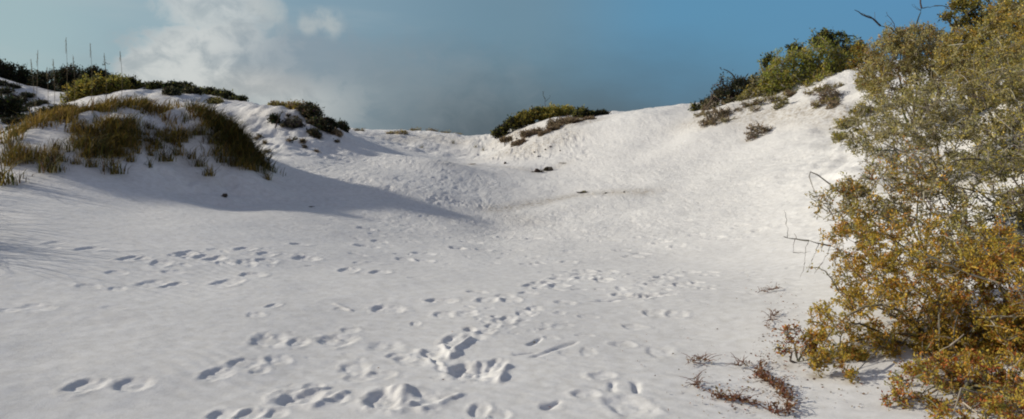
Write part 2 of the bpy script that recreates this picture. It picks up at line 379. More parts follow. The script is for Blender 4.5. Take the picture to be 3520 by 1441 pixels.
def shrub(name, label, cat, base, blobs, tips, pal, leaf=.03, per=14, bark=BARKG, twig=.003, group=None, sparse=0.0, patchy=.35, pf=2.2, hang=.0, aspect=.45, lit=.6, trunk=None, fl=1.0):
    """base: point on the sand; blobs: (centre, radii) volumes the crown fills. Limbs grow from the base, twigs from
    the limbs, leaves sit in sprays on the outer part of the twigs. The crown keeps gaps and clumps."""
    base = np.asarray(base, float)
    root = thing(name, label, cat, base, group)
    nodes = [np.zeros(3)]; rad = []; paths = []; pc = []
    size = np.mean([np.max(b[1]) for b in blobs])
    trunk = trunk or max(.012, size * .05)
    for c, r in blobs:
        c = np.asarray(c, float) - base; L = np.linalg.norm(c); k = max(4, int(L / .12))
        k = min(k, 14)
        t = np.linspace(0, 1, k)[:, None]
        bend = RNG.normal(0, .10 * L, 3); bend2 = RNG.normal(0, .05 * L, 3)
        p = c * t + bend * np.sin(t * math.pi) + bend2 * np.sin(t * 2 * math.pi) + np.array([0, 0, 1]) * .12 * L * np.sin(t * math.pi)
        paths.append((p, trunk * (1 - .75 * t[:, 0]))); pc.append(pick(bark, 1)[0]); nodes.extend(p[1:])
    vol = np.array([np.prod(b[1]) ** .6 for b in blobs]); vol = vol / vol.sum()
    NP = np.array(nodes); lp, ld, lc = [], [], []
    which = RNG.choice(len(blobs), tips, p=vol)
    for bi in which:
        c, r = blobs[bi]; c = np.asarray(c) - base; r = np.asarray(r)
        d = RNG.normal(size=3); d /= np.linalg.norm(d)
        rr = RNG.uniform(.25, 1.0) ** .55
        if RNG.random() < .18: rr *= RNG.uniform(1.05, 1.55)
        tip = c + d * r * rr
        g = fbm(np.array([tip[0] * pf / size + 31]), np.array([tip[2] * pf / size + tip[1]]), 51, 2)[0]
        if g < -patchy: continue
        w = tip + base
        gnd = gz(w[0], w[1])
        if w[2] < gnd + .01: tip[2] = gnd + RNG.uniform(.0, .05) - base[2]
        dist = np.linalg.norm(NP - tip, axis=1) + .25 * np.linalg.norm(NP, axis=1) * 0
        j = int(np.argmin(dist + RNG.uniform(0, .25 * size, len(dist))))
        o = NP[j]; v = tip - o; L = np.linalg.norm(v)
        if L < 1e-4: continue
        t = np.linspace(0, 1, 5)[:, None]
        p = o + v * t + RNG.normal(0, .12 * L, 3) * np.sin(t * math.pi) + np.array([0, 0, -hang * L]) * t ** 2
        r0 = twig * RNG.uniform(.8, 1.9) * (1 + L / size * .6)
        paths.append((p, r0 * (1 - .6 * t[:, 0]))); pc.append(pick(bark, 1)[0])
        if RNG.random() < .35: NP = np.vstack([NP, p[2:4]])
        if RNG.random() < sparse: continue
        k = RNG.poisson(per)
        if k == 0: continue
        tt = RNG.uniform(.35, 1.04, k); idx = np.clip(tt * 4, 0, 3.999); i0 = idx.astype(int); f = (idx - i0)[:, None]
        q = p[i0] * (1 - f) + p[i0 + 1] * f + RNG.normal(0, leaf * .55, (k, 3))
        dd = v / L * .7 + RNG.normal(0, .65, (k, 3)) + np.array([0, 0, .15])
        cl = int(RNG.integers(0, len(pal)))
        mix = np.where(RNG.random(k) < .65, cl, RNG.integers(0, len(pal), k))
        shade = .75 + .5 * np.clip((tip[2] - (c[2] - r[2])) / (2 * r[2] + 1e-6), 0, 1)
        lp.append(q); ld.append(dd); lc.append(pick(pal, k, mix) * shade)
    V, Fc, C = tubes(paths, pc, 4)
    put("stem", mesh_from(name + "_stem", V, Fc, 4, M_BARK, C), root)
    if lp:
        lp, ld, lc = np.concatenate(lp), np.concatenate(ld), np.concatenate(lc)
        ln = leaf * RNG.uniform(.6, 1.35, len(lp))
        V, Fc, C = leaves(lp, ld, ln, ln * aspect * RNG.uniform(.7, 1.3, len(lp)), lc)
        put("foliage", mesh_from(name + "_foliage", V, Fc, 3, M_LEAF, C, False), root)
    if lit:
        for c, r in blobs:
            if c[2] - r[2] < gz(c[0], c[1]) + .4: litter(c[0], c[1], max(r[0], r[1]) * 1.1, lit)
    return root

def blob(px, py, rp, Y, depth=1.0, flat=1.0):
    c = at(px, py, Y); r = rp / F * Y
    return (c, np.array([r, r * depth, r * flat]))

def seated(px, py, rp, Y, flat=1.0, up=.55, depth=1.0):
    """a crown volume standing on the sand at this bearing and distance"""
    c = at(px, py, Y); r = rp / F * Y
    return (np.array([c[0], c[1], max(c[2], gz(c[0], c[1]) + up * r * flat)]), np.array([r, r * depth, r * flat]))

def foot(px, Y):
    x = (px - CX) / F * Y
    return np.array([x, Y, gz(x, Y) - .02])

exec_plants = True
# ---- big shrubs on the right
shrub("shrub", "large ochre leaved shrub reaching over the sand in the right foreground", "shrub", foot(2330, 5.3),
      [blob(2110, 835, 85, 5.1), blob(2230, 790, 110, 5.2), blob(2340, 730, 120, 5.3), blob(2190, 690, 100, 5.6), blob(2300, 640, 110, 5.8), blob(2150, 610, 70, 5.9),
       blob(2060, 875, 45, 5.05), blob(2150, 930, 38, 5.0), blob(2330, 850, 110, 5.1), blob(2250, 880, 50, 5.0), blob(2055, 905, 32, 4.75), blob(2145, 945, 26, 4.6), blob(2110, 900, 30, 4.7)],
      2500, OCHRE + [(.50, .27, .045), (.42, .30, .045)], leaf=.024, per=22, twig=.0019, sparse=.12, patchy=.12, pf=3.8, lit=.7)
shrub("shrub", "dense golden and rust shrub at the right edge above the red groundcover", "shrub", foot(2560, 5.0),
      [blob(2430, 770, 120, 5.1), blob(2540, 720, 130, 5.0), blob(2440, 890, 110, 4.9), blob(2560, 880, 120, 4.8), blob(2500, 650, 100, 5.3), blob(2650, 780, 120, 5)],
      2200, OCHRE[:3] + [(.36, .15, .035), OCHRE[4]], leaf=.024, per=22, twig=.0021, sparse=.12, patchy=.2, pf=3.6, lit=.7)
shrub("shrub", "open sparse shrub with white sand showing through its twigs, above the large ochre shrub", "shrub", foot(2330, 7.4),
      [blob(2140, 500, 60, 7.0), blob(2240, 480, 90, 7.2), blob(2120, 550, 50, 6.7), blob(2340, 530, 100, 7.0), blob(2190, 545, 70, 6.8), blob(2300, 440, 80, 7.5), blob(2060, 505, 26, 6.9), blob(2140, 470, 34, 7.0)],
      1700, OCHRE[1:] + GREYB[:3], leaf=.030, per=14, twig=.0028, sparse=.34, patchy=.10, pf=3.6)
shrub("shrub", "tangle of grey bare twigs and olive leaves at right edge, below the top tree", "shrub", foot(2570, 7.2),
      [blob(2450, 480, 110, 7.2), blob(2560, 430, 120, 7.0), blob(2520, 560, 100, 6.6), blob(2640, 500, 110, 6.8), blob(2420, 590, 60, 6.5)],
      1700, GREYB + OCHRE[1:4], leaf=.030, per=16, twig=.0036, sparse=.42, patchy=.16, pf=3.6)
shrub("shrub", "grey brown shrub with thin olive foliage spreading over the slope beside the sandy path", "shrub", foot(2340, 10.6),
      [blob(2250, 370, 90, 10.3), blob(2370, 340, 110, 10.0), blob(2200, 350, 60, 10.8), blob(2330, 270, 90, 11.2), blob(2150, 350, 40, 11.0), blob(2450, 380, 80, 9.6), blob(2300, 310, 90, 10.6), blob(2400, 260, 90, 10.8), blob(2200, 290, 50, 11.4)],
      2600, GREYB + OCHRE[3:4] + [(.16, .14, .08)], leaf=.038, per=19, twig=.0034, sparse=.35, patchy=.08, pf=4)
shrub("shrub", "olive and gold shrub on the upper right slope at the frame edge", "shrub", foot(2540, 10.2),
      [blob(2480, 270, 110, 10.0), blob(2580, 260, 120, 9.6), blob(2540, 180, 90, 10.6), blob(2560, 340, 100, 9.2)],
      2400, OCHRE[1:4] + GREYB + [(.18, .15, .07)], leaf=.038, per=19, twig=.0034, sparse=.3, patchy=.12, pf=4)
shrub("shrub", "bushy brown shrub on the skyline under the bare forked branches", "shrub", foot(2300, 15.6),
      [blob(2245, 150, 66, 15.2), blob(2330, 130, 76, 15.0), blob(2400, 160, 80, 14.6), blob(2240, 220, 60, 15.2), blob(2310, 105, 48, 15.4), blob(2195, 190, 48, 15.6), blob(2250, 105, 36, 15.4)],
      1800, GREYB + [(.25, .14, .04)], leaf=.052, per=20, twig=.0036, sparse=.15, patchy=.36)
shrub("shrub", "thick yellow olive shrub on the skyline under the dark top tree", "shrub", foot(2500, 14.6),
      [blob(2460, 125, 76, 14.2), blob(2550, 85, 80, 13.8), blob(2420, 160, 70, 14.0), blob(2520, 180, 80, 13.2), blob(2610, 110, 100, 13), blob(2530, 40, 50, 14)],
      2200, OLIVE[1:2] + GREYB + OCHRE[:3] + [(.40, .25, .05)], leaf=.050, per=20, twig=.0036, sparse=.12, patchy=.36)
shrub("tree", "dark wind shaped tree with crooked limbs at the top right corner", "tree", foot(2470, 15.4),
      [blob(2375, 40, 24, 15.0, 1, .7), blob(2430, 65, 38, 15.2, 1, .6), blob(2490, 25, 50, 15.2, 1, .7), blob(2560, 10, 70, 15.0), blob(2500, 60, 40, 15.2), blob(2440, 20, 40, 15.1), blob(2420, 10, 30, 15.2, 1, .6), blob(2600, -40, 70, 15)],
      900, OLIVE + OCHRE[2:4] + DARK[1:2], leaf=.06, per=16, bark=BARKD, twig=.008, sparse=.12, patchy=.2, trunk=.06, lit=0)
shrub("groundcover_shrub", "low rust red leaved shrub sprawling at the bottom right corner", "shrub", foot(2430, 4.35),
      [seated(2270, 1000, 48, 4.45, .6), seated(2360, 1000, 70, 4.4, .7), seated(2470, 1010, 80, 4.3, .8), seated(2320, 1045, 70, 4.2, .7), seated(2560, 1010, 80, 4.25, .8), seated(2260, 1045, 40, 4.2, .6), seated(2380, 940, 50, 4.6, .6), seated(2450, 1060, 70, 4.05, .6), seated(2560, 1060, 80, 4.0, .6), seated(2300, 960, 40, 4.6, .6), seated(2370, 1060, 50, 4.1, .5), seated(2480, 1090, 80, 3.75, .7), seated(2580, 1090, 80, 3.7, .7), seated(2390, 1090, 60, 3.8, .6)],
      2100, RUST + OCHRE[:5] + OCHRE[:2], leaf=.020, per=15, twig=.0016, patchy=.1, aspect=.55, lit=.35, sparse=.15)

shrub("shrub", "small red tipped sprig clump at the left foot of the large ochre shrub", "shrub", foot(2010, 5.05),
      [seated(1985, 840, 38, 5.15, .7), seated(2030, 870, 35, 5.1, .7), seated(1975, 880, 30, 5.0, .4)], 130, RUST + OCHRE[:1], leaf=.024, per=7, twig=.0018, sparse=.3, aspect=.5)
# ---- ridge on the right
shrub("shrub", "rounded bright green shrub covering the right ridge beside the sandy path", "shrub", foot(2010, 25.4),
      [blob(1960, 185, 44, 25.0), blob(2010, 165, 48, 25), blob(2060, 145, 48, 25.2), blob(2050, 185, 46, 24.6), blob(1985, 210, 42, 24.6), blob(2100, 155, 38, 25), blob(1940, 215, 28, 24.8), blob(2085, 190, 30, 24.6)],
      850, GREEN, leaf=.10, per=15, twig=.010, patchy=.4, aspect=.35)
shrub("shrub", "dark olive shrub crest standing behind the bright green ridge shrub", "shrub", foot(2080, 27),
      [blob(1935, 155, 20, 26.6), blob(2000, 128, 24, 26.6), blob(2060, 104, 24, 26.6), blob(2110, 108, 26, 26.4), blob(2140, 130, 28, 26), blob(2085, 92, 18, 26.6)],
      420, DARK + GREEN[2:3] + OLIVE[1:3], leaf=.10, per=14, bark=BARKD, twig=.010, patchy=.3)
shrub("shrub", "small orange tinged shrub between the path top and the brown skyline shrub", "shrub", foot(2170, 23.5),
      [blob(2165, 120, 20, 23.6), blob(2175, 145, 22, 23.4), blob(2200, 150, 24, 23.2), blob(2150, 160, 16, 23.6)], 220, OLIVE + [(.25, .13, .03), DARK[1]], leaf=.09, per=12, twig=.008)
shrub("shrub", "dark grey flat topped shrub on the ridge left of the green shrub", "shrub", foot(1850, 27),
      [blob(1830, 222, 34, 26.8), blob(1880, 212, 30, 26.6), blob(1855, 240, 36, 26.4), blob(1905, 225, 24, 26.2), blob(1800, 245, 20, 27)],
      480, DARK + [(.075, .075, .055), (.09, .085, .055)], leaf=.10, per=13, bark=BARKD, twig=.010, patchy=.25)
shrub("shrub", "ragged olive brown scrub filling the ridge between the dark shrub and the bright green one", "shrub", foot(1930, 26),
      [blob(1905, 215, 30, 25.8), blob(1935, 200, 30, 25.8), blob(1920, 240, 32, 25.2), blob(1880, 250, 28, 25.8), blob(1960, 235, 28, 24.9)],
      480, OLIVE + GREYB[:2] + DARK[3:], leaf=.085, per=12, twig=.010, sparse=.15, patchy=.2, pf=3)
shrub("shrub", "ragged grey brown scrub on the skyline right of the tiny dark shrub", "shrub", foot(1800, 27.4),
      [blob(1790, 260, 20, 27.2), blob(1815, 255, 24, 27), blob(1775, 275, 16, 27.4), blob(1840, 262, 20, 26.4)],
      300, GREYB[:2] + DARK + DRY[:2], leaf=.085, per=10, twig=.010, sparse=.25, patchy=.2, pf=3)
shrub("shrub", "thin olive scrub fringe along the top edge of the sandy path", "shrub", foot(2110, 24.8),
      [blob(2100, 190, 26, 24.6), blob(2130, 160, 22, 24.8), blob(2075, 215, 26, 24), blob(2040, 225, 24, 24)],
      300, OLIVE + GREEN[:2] + DRY[:1], leaf=.085, per=10, twig=.009, sparse=.2, patchy=.2, pf=3)
shrub("shrub", "tiny dark shrub where bare sand crest meets the right ridge", "shrub", foot(1755, 28.2),
      [seated(1748, 272, 12, 28.2), seated(1775, 262, 14, 28)], 120, DARK + OLIVE[1:2], leaf=.09, per=11, bark=BARKD, twig=.008)
for px, py, rp, Yd, fl, lb in [
    (1800, 295, 34, 24.6, .6, "dry brown brush on the slope below the dark flat topped shrub"),
    (1905, 335, 36, 21.5, .65, "isolated round dead bush alone on the bare white slope"),
    (1962, 262, 22, 23.2, 1.0, "small upright grey green bush under the bright green ridge shrub"),
    (2085, 248, 30, 21.6, .7, "flat brown dead brush beside the sandy path"),
    (1775, 310, 20, 24.4, .5, "low dry brush at the bottom of the slope under the dark ridge shrub"),
    (2095, 275, 16, 20.5, .5, "dry tufted brush right under the flat dead brush by the path"),
    (2165, 275, 30, 19.0, .6, "low golden bush at the lower end of the sandy path"),
    (2180, 225, 26, 21.0, .6, "olive bush on the right side of the sandy path"),
    (1985, 235, 16, 24.0, .7, "brown withered brush fringe at the lower edge of the green shrub"),
    (2130, 310, 34, 18.6, .6, "low olive bush spilling onto the white slope above the sparse shrubs"),
    (2110, 345, 18, 17.4, .5, "small ochre sprig bush at the left tip of the slope shrubs")]:
    dead = "dead" in lb or "dry" in lb or "brown" in lb
    b0 = seated(px, py, rp, Yd, fl, .5)
    shrub("dead_bush" if dead else "shrub", lb, "dead bush" if dead else "shrub", (b0[0][0], b0[0][1], gz(b0[0][0], b0[0][1]) - .02),
          [b0, seated(px - rp * .5, py + rp * .2, rp * .55, Yd - .15, fl, .5), seated(px + rp * .5, py + rp * .05, rp * .6, Yd, fl, .5)],
          int(40 + rp * 5), DRY if dead else (OLIVE + GREYB[:2]), leaf=.065, per=7 if dead else 10, sparse=.3, pf=3.2, bark=[(.16, .13, .10), (.10, .08, .06)] if dead else BARKG, twig=.007, patchy=.14)
for bl_, lb, pal in [([(1755, 288, 14), (1785, 285, 20), (1815, 288, 22), (1845, 275, 20), (1800, 306, 20), (1830, 300, 16)], "wide ragged brown brush spilling down the bank under the dark ridge shrub", DRY + GREYB[:2]),
                     ([(1880, 262, 18), (1915, 255, 20), (1945, 250, 16), (1900, 275, 12)], "straggling dry scrub along the sandy lip under the ridge shrubs", DRY + OLIVE[:2]),
                     ([(2040, 232, 16), (2070, 222, 18), (2110, 215, 14), (2060, 262, 18), (2095, 250, 16)], "straggling brown and olive scrub along the left side of the sandy path", DRY + OLIVE)]:
    bb = []
    for a, b, r in bl_:
        h_ = hit(a, b + r * .4, 14); r_ = r / F * h_[1]; bb.append((h_ + np.array([0, 0, r_ * .25]), np.array([r_ * 1.2, r_ * 1.2, r_ * .55])))
    shrub("dead_bush", lb, "dead bush", bb[0][0] - np.array([0, 0, .1]), bb, 330, pal, leaf=.06, per=9, bark=[(.16, .13, .10), (.10, .08, .06)], twig=.006, sparse=.25, patchy=.16, pf=3)
# ---- mound in the middle
for blobs_, pal, lb in [
    ([(1265, 322, 14), (1290, 306, 20), (1250, 330, 10)], DARK + OLIVE[1:2], "dark low shrub at the left end of the middle mound"),
    ([(1325, 290, 24), (1350, 278, 20), (1310, 300, 18)], OLIVE + DARK[:2], "olive shrub on the middle mound beside its thin bare twig"),
    ([(1390, 278, 24), (1425, 276, 22), (1370, 285, 22)], OLIVE + GREEN[2:], "tallest green brown shrub at the top of the middle mound"),
    ([(1460, 280, 18), (1485, 286, 12)], DARK + OLIVE[1:3], "dark shrub trailing down the right shoulder of the middle mound"),
    ([(1508, 290, 9), (1522, 289, 7)], DARK, "smallest dark shrub, next to the bare white crest")]:
    Yd = 35.5 if blobs_[0][0] < 1440 else 33.6
    bl = [seated(a, b + 6, r, Yd, .62, .4) for a, b, r in blobs_]
    shrub("shrub", lb, "shrub", (bl[0][0][0], Yd, gz(bl[0][0][0], Yd) - .02), bl, int(60 + 7 * sum(b[2] for b in blobs_)), pal, leaf=.12, per=13, bark=BARKD, twig=.012, patchy=.4)
for px, py, rp, Yd, lb in [(1330, 338, 26, 31.5, "purple brown dead brush on the sandy front of the middle mound"), (1405, 312, 34, 32.0, "wide brown dead brush just under the shrubs of the middle mound"),
                           (1440, 318, 20, 31.5, "brown dead brush under the right shoulder of the middle mound"), (1300, 366, 16, 30.6, "flat dead brush lowest on the middle mound front"), (1390, 332, 18, 31, "dead brush directly below the wide brown brush of the middle mound"), (1480, 306, 14, 32, "dead brush at the far right of the middle mound front"),
                           (1270, 352, 14, 32, "small dead brush low on the left of the middle mound"), (1365, 350, 12, 30.5, "little dead brush midway down the middle mound front")]:
    bl = [seated(px, py, rp, Yd, .35, .3), seated(px + rp * .7, py - rp * .3, rp * .7, Yd + .2, .35, .3)]
    shrub("dead_bush", lb, "dead bush", (bl[0][0][0], Yd, gz(bl[0][0][0], Yd) - .02), bl, int(40 + 6 * rp), DRY + [(.12, .075, .06)], leaf=.08, per=9, bark=BARKD, twig=.009, patchy=.4)
# low growth on the far sand mounds
for px, Yd, r in [(905, 38, 9), (985, 38.5, 10), (1010, 38, 12), (1045, 42, 10), (1085, 42, 9), (1120, 42, 9), (1150, 43, 7)]:
    b0 = seated(px, 300, r * 1.7, Yd, .25, .2); c = b0[0].copy(); c[2] = gz(c[0], c[1]) + .05
    shrub("shrub", "thin yellow brown low bush on the far sand mounds at the gap", "shrub", (c[0], c[1], c[2] - .1), [(c, b0[1])], 70, OLIVE[:2] + DRY + DRY, leaf=.08, per=7, sparse=.3, twig=.009, group="low bushes on the far sand mounds", lit=.4)
# ---- left background shrubs
for blobs_, Yd, pal, lb in [
    ([(0, 180, 28), (35, 190, 26), (-40, 175, 40)], 36.5, DARK, "dark shrub at the left edge of the far skyline"),
    ([(65, 205, 26), (85, 225, 24)], 37, DARK, "low dark shrub second from the left edge on the skyline"),
    ([(112, 208, 30), (120, 240, 28), (95, 220, 22)], 36, DARK, "dome shaped dark shrub left of the tall forked one on the skyline"),
    ([(175, 193, 30), (160, 205, 22), (195, 215, 28), (185, 245, 26)], 35, DARK, "tallest dark shrub on the left skyline with sky showing past its stem"),
    ([(235, 197, 26), (265, 200, 26), (215, 215, 22)], 34.5, DARK, "broad dark shrub behind the olive bush on the left skyline"),
    ([(215, 235, 34), (255, 222, 34), (295, 215, 26), (180, 250, 22)], 30.5, OLIVE + GREEN[2:3] + DARK[3:], "olive yellow bush in front of the dark skyline shrubs"),
    ([(330, 218, 20), (355, 228, 16), (310, 222, 16)], 31.5, DARK + OLIVE[2:3], "dark shrub tapering down right of the olive bush"),
    ([(20, 300, 26), (-15, 270, 30), (30, 265, 20), (0, 320, 24)], 27, DARK, "dark shrub on the shaded far slope at the left edge")]:
    bl = [blob(a, b, r, Yd) for a, b, r in blobs_]
    fx = bl[0][0][0]
    shrub("shrub", lb, "shrub", (fx, Yd, min(gz(fx, Yd) - .02, bl[0][0][2] - .2)), bl, int(130 + 7 * sum(b[2] for b in blobs_)), pal, leaf=.12, per=16, bark=BARKD, twig=.012, patchy=.22, pf=3.2, trunk=.05)
for k in range(26):
    c = hit(random.uniform(635, 870), random.uniform(290, 385), 18); r_ = random.uniform(4, 8) / F * c[1]; cc = c + np.array([0, 0, r_ * .4])
    shrub("dead_bush", "tiny dark dead sprig dotted on the pitted face of the second left dune", "dead bush", c - np.array([0, 0, .04]), [(cc, np.array([r_, r_, r_ * .6]))], 16, DARK + DRY, leaf=.06, per=7, bark=BARKD, twig=.008, group="dead sprigs on the second left dune", lit=.5)
for k, (px, py, r) in enumerate([(15, 235, 12), (50, 255, 10), (85, 268, 9), (40, 335, 14), (75, 300, 10), (110, 285, 9), (150, 300, 10), (125, 320, 8), (190, 285, 8), (5, 350, 16), (60, 345, 9), (170, 275, 9), (25, 262, 9), (215, 282, 8), (0, 215, 9), (35, 222, 7), (70, 245, 8), (105, 262, 7), (140, 278, 8), (5, 285, 12), (55, 280, 8), (95, 305, 9), (180, 300, 8), (30, 310, 12)]):
    c = hit(px, py, 18); r_ = 1.5 * r / F * c[1]; cc = c + np.array([0, 0, r_ * .25])
    shrub("shrub", "small dark scrub patch dotted on the shaded slope behind the left dune", "shrub", c - np.array([0, 0, .05]), [(cc, np.array([r_ * 1.3, r_, r_ * .5]))], 70, DARK + [(.09, .085, .06)], leaf=.09, per=10, bark=BARKD, twig=.009, group="scrub patches on the shaded left slope", lit=.4)
for px, r, Yd in [(385, 10, 31), (405, 11, 31.5), (425, 12, 32), (445, 13, 32), (466, 13, 32), (488, 12, 32), (508, 10, 31.6), (530, 8, 31.3), (552, 8, 31), (572, 8, 30.6), (590, 7, 30.2), (606, 6, 29.8)]:
    b0 = seated(px, 300, r, Yd, .8, .4); c = b0[0].copy(); c[2] = gz(c[0], c[1]) + .12
    b0 = (c, b0[1] * np.array([1.6, 1, 1.15]))
    shrub("shrub", "knee high dark scrub lining the crest behind the left grass dune", "shrub", (c[0], c[1], c[2] - .15), [b0], 110, DARK + OLIVE[2:3], leaf=.11, per=13, bark=BARKD, twig=.01, group="dark scrub along the crest behind the left dune")
for px, py, rp, Yd, fl, pal, lb in [
    (480, 262, 22, 30, .6, DARK + GREYB[1:2], "grey dark scrub patch below the crest behind the grass dune"),
    (540, 262, 14, 29, .5, GREYB + DARK, "flat grey scrub patch on the sand behind the grass dune"),
    (745, 272, 28, 26.4, .5, DRY + OLIVE + [(.2, .12, .05)], "brown brush cap on the crest of the second left dune"),
    (772, 292, 24, 26.0, .9, DARK + DRY[3:], "dark overhanging bush at the steep nose of the second left dune"),
    (735, 325, 22, 24.4, .5, [(.10, .09, .07), (.07, .065, .05)], "grey brush in the hollow below the second left dune crest"),
    (800, 325, 20, 25.2, .7, DARK + DRY[3:], "dark bush halfway down the nose of the second left dune"),
    (830, 318, 14, 26.2, .7, DARK, "small dark bush on the falling skyline of the second left dune"),
    (858, 328, 14, 27, .7, DARK, "last dark bush before the far sand mounds"),
    (790, 345, 12, 24, .5, DARK + DRY[3:], "lowest dark brush at the foot of the second left dune nose"),
    (845, 352, 9, 25, .4, DRY, "faint dry brush on shaded sand below the last dark bush"),
    (785, 312, 24, 25.7, .9, DARK + DRY[3:], "dark hanging bush just right of the nose of the second left dune"),
    (815, 335, 16, 25, .6, DARK, "dark brush between the two dark bushes of the second left dune nose"),
    (700, 275, 22, 26.9, .3, DRY + OLIVE, "thin brown brush left of the brown cap on the second left dune"),
    (430, 250, 20, 29, .5, DARK + GREYB[1:2], "dark scrub patch left of the grey one behind the grass dune"),
    (690, 318, 8, 24.4, 1.0, DARK, "small dark leaning sprig on the pitted sand face")]:
    bl = [seated(px, py, rp, Yd, fl, .45), seated(px + rp * .6, py + rp * .3, rp * .6, Yd - .1, fl, .45)]
    dead = "brush" in lb
    shrub("dead_bush" if dead else "shrub", lb, "dead bush" if dead else "shrub", (bl[0][0][0], Yd, gz(bl[0][0][0], Yd) - .02), bl, int(50 + 7 * rp), pal, leaf=.09, per=12, bark=BARKD, twig=.009, patchy=.4)

# ---- bare branches and twigs
def branches(name, label, cat, base, specs, bark, group=None, r0=.02, fork=0.5, leafpal=None, leaf=.05):
    base = np.asarray(base, float); root = thing(name, label, cat, base, group)
    paths, pc = [], []
    def grow(p0, p1, r, lev):
        v = p1 - p0; L = np.linalg.norm(v); k = 7; t = np.linspace(0, 1, k)[:, None]
        p = p0 + v * t + RNG.normal(0, .06 * L, 3) * np.sin(t * math.pi) + RNG.normal(0, .025 * L, (k, 3)) * np.sin(t * math.pi)
        paths.append((p, r * (1 - .7 * t[:, 0]))); pc.append(pick(bark, 1)[0])
        if lev > 0:
            for _ in range(RNG.integers(1, 4)):
                j = RNG.integers(2, k - 1); d = v / L + RNG.normal(0, .6, 3); d /= np.linalg.norm(d)
                grow(p[j], p[j] + d * L * RNG.uniform(.25, .5) , r * (1 - .7 * j / (k - 1)) * .7, lev - 1)
    for pts, r, lev in specs:
        pts = [np.asarray(q, float) - base for q in pts]
        for a, b in zip(pts[:-1], pts[1:]): grow(a, b, r, lev)
    V, Fc, C = tubes(paths, pc, 5)
    put("branch", mesh_from(name + "_branch", V, Fc, 4, M_BARK, C), root)
    return root
bb = at(2275, 150, 15.2)
branches("bare_branch", "forked leafless branch reaching left into the blue sky at upper right", "branch", foot(2290, 15.4),
         [([foot(2290, 15.4), at(2270, 95, 15.3)], .03, 0), ([at(2270, 95, 15.3), at(2215, 65, 15.1), at(2150, 25, 15.0)], .022, 1),
          ([at(2265, 90, 15.3), at(2230, 30, 15.5)], .012, 1), ([at(2215, 65, 15.1), at(2200, 30, 15.2)], .008, 1)], BARKD)
branches("bare_branch", "upright leafless branch rising past the top of the frame beside the forked one", "branch", foot(2315, 15.3),
         [([foot(2315, 15.3), at(2300, 80, 15.2)], .025, 0), ([at(2300, 80, 15.2), at(2318, 20, 15.2), at(2330, -60, 15.2)], .018, 1), ([at(2318, 20, 15.2), at(2350, 15, 15.1), at(2400, 25, 15.0)], .012, 1)], BARKD)
branches("bare_twig", "dry forked twig poking left out of the large ochre shrub over the sand", "twig", at(2180, 655, 5.9),
         [([at(2180, 655, 5.9), at(2090, 618, 6.0), at(2035, 605, 6.0), at(1972, 596, 6.05)], .008, 1), ([at(1980, 598, 6.05), at(1977, 565, 6.1), at(1972, 528, 6.1)], .003, 0),
          ([at(2035, 605, 6.0), at(2025, 660, 5.95), at(2012, 700, 5.9)], .003, 0), ([at(2060, 612, 6), at(2045, 650, 5.9), at(2030, 685, 5.9)], .003, 0),
          ([at(2000, 600, 6.0), at(1995, 635, 6.0), at(2040, 633, 6.0)], .003, 0), ([at(2090, 618, 6.0), at(2070, 660, 5.9), at(2050, 690, 5.8)], .003, 0)], [(.16, .14, .11), (.11, .09, .07)])
branches("bare_twig", "thin twig standing on the skyline above the middle mound", "twig", foot(1370, 36),
         [([foot(1370, 36), at(1372, 250, 36), at(1366, 230, 36)], .02, 1), ([at(1372, 255, 36), at(1385, 238, 36)], .012, 0)], BARKD)
branches("bare_twig", "dark leaning dead stem on the pitted face of the second left dune", "stem", hit(692, 325),
         [([hit(692, 325), hit(692, 325) + np.array([.12, .05, .35]), hit(692, 325) + np.array([.22, .1, .6])], .03, 1)], BARKD)
branches("bare_twig", "pale fallen stick across the slope above the grey brown shrub", "twig", at(2260, 243, 15.0), [([at(2215, 244, 15.1), at(2270, 242, 15.0), at(2300, 244, 14.9)], .018, 0)], [(.5, .45, .38)])
for pts, lb in [([(2270, 960), (2390, 870), (2425, 840)], "pale bare stick slanting through the front shrubs at the right"),
                ([(2480, 800), (2560, 795), (2620, 792)], "pale bare stick lying level in the golden shrub at the right edge"),
                ([(2330, 640), (2440, 690), (2520, 720)], "grey forked limb crossing the face of the right shrubs")]:
    q = [at(a, b, 4.75 - .02 * k) for k, (a, b) in enumerate(pts)]
    branches("bare_stick", lb, "stick", q[0], [(q, .008, 1)], [(.33, .29, .23)])

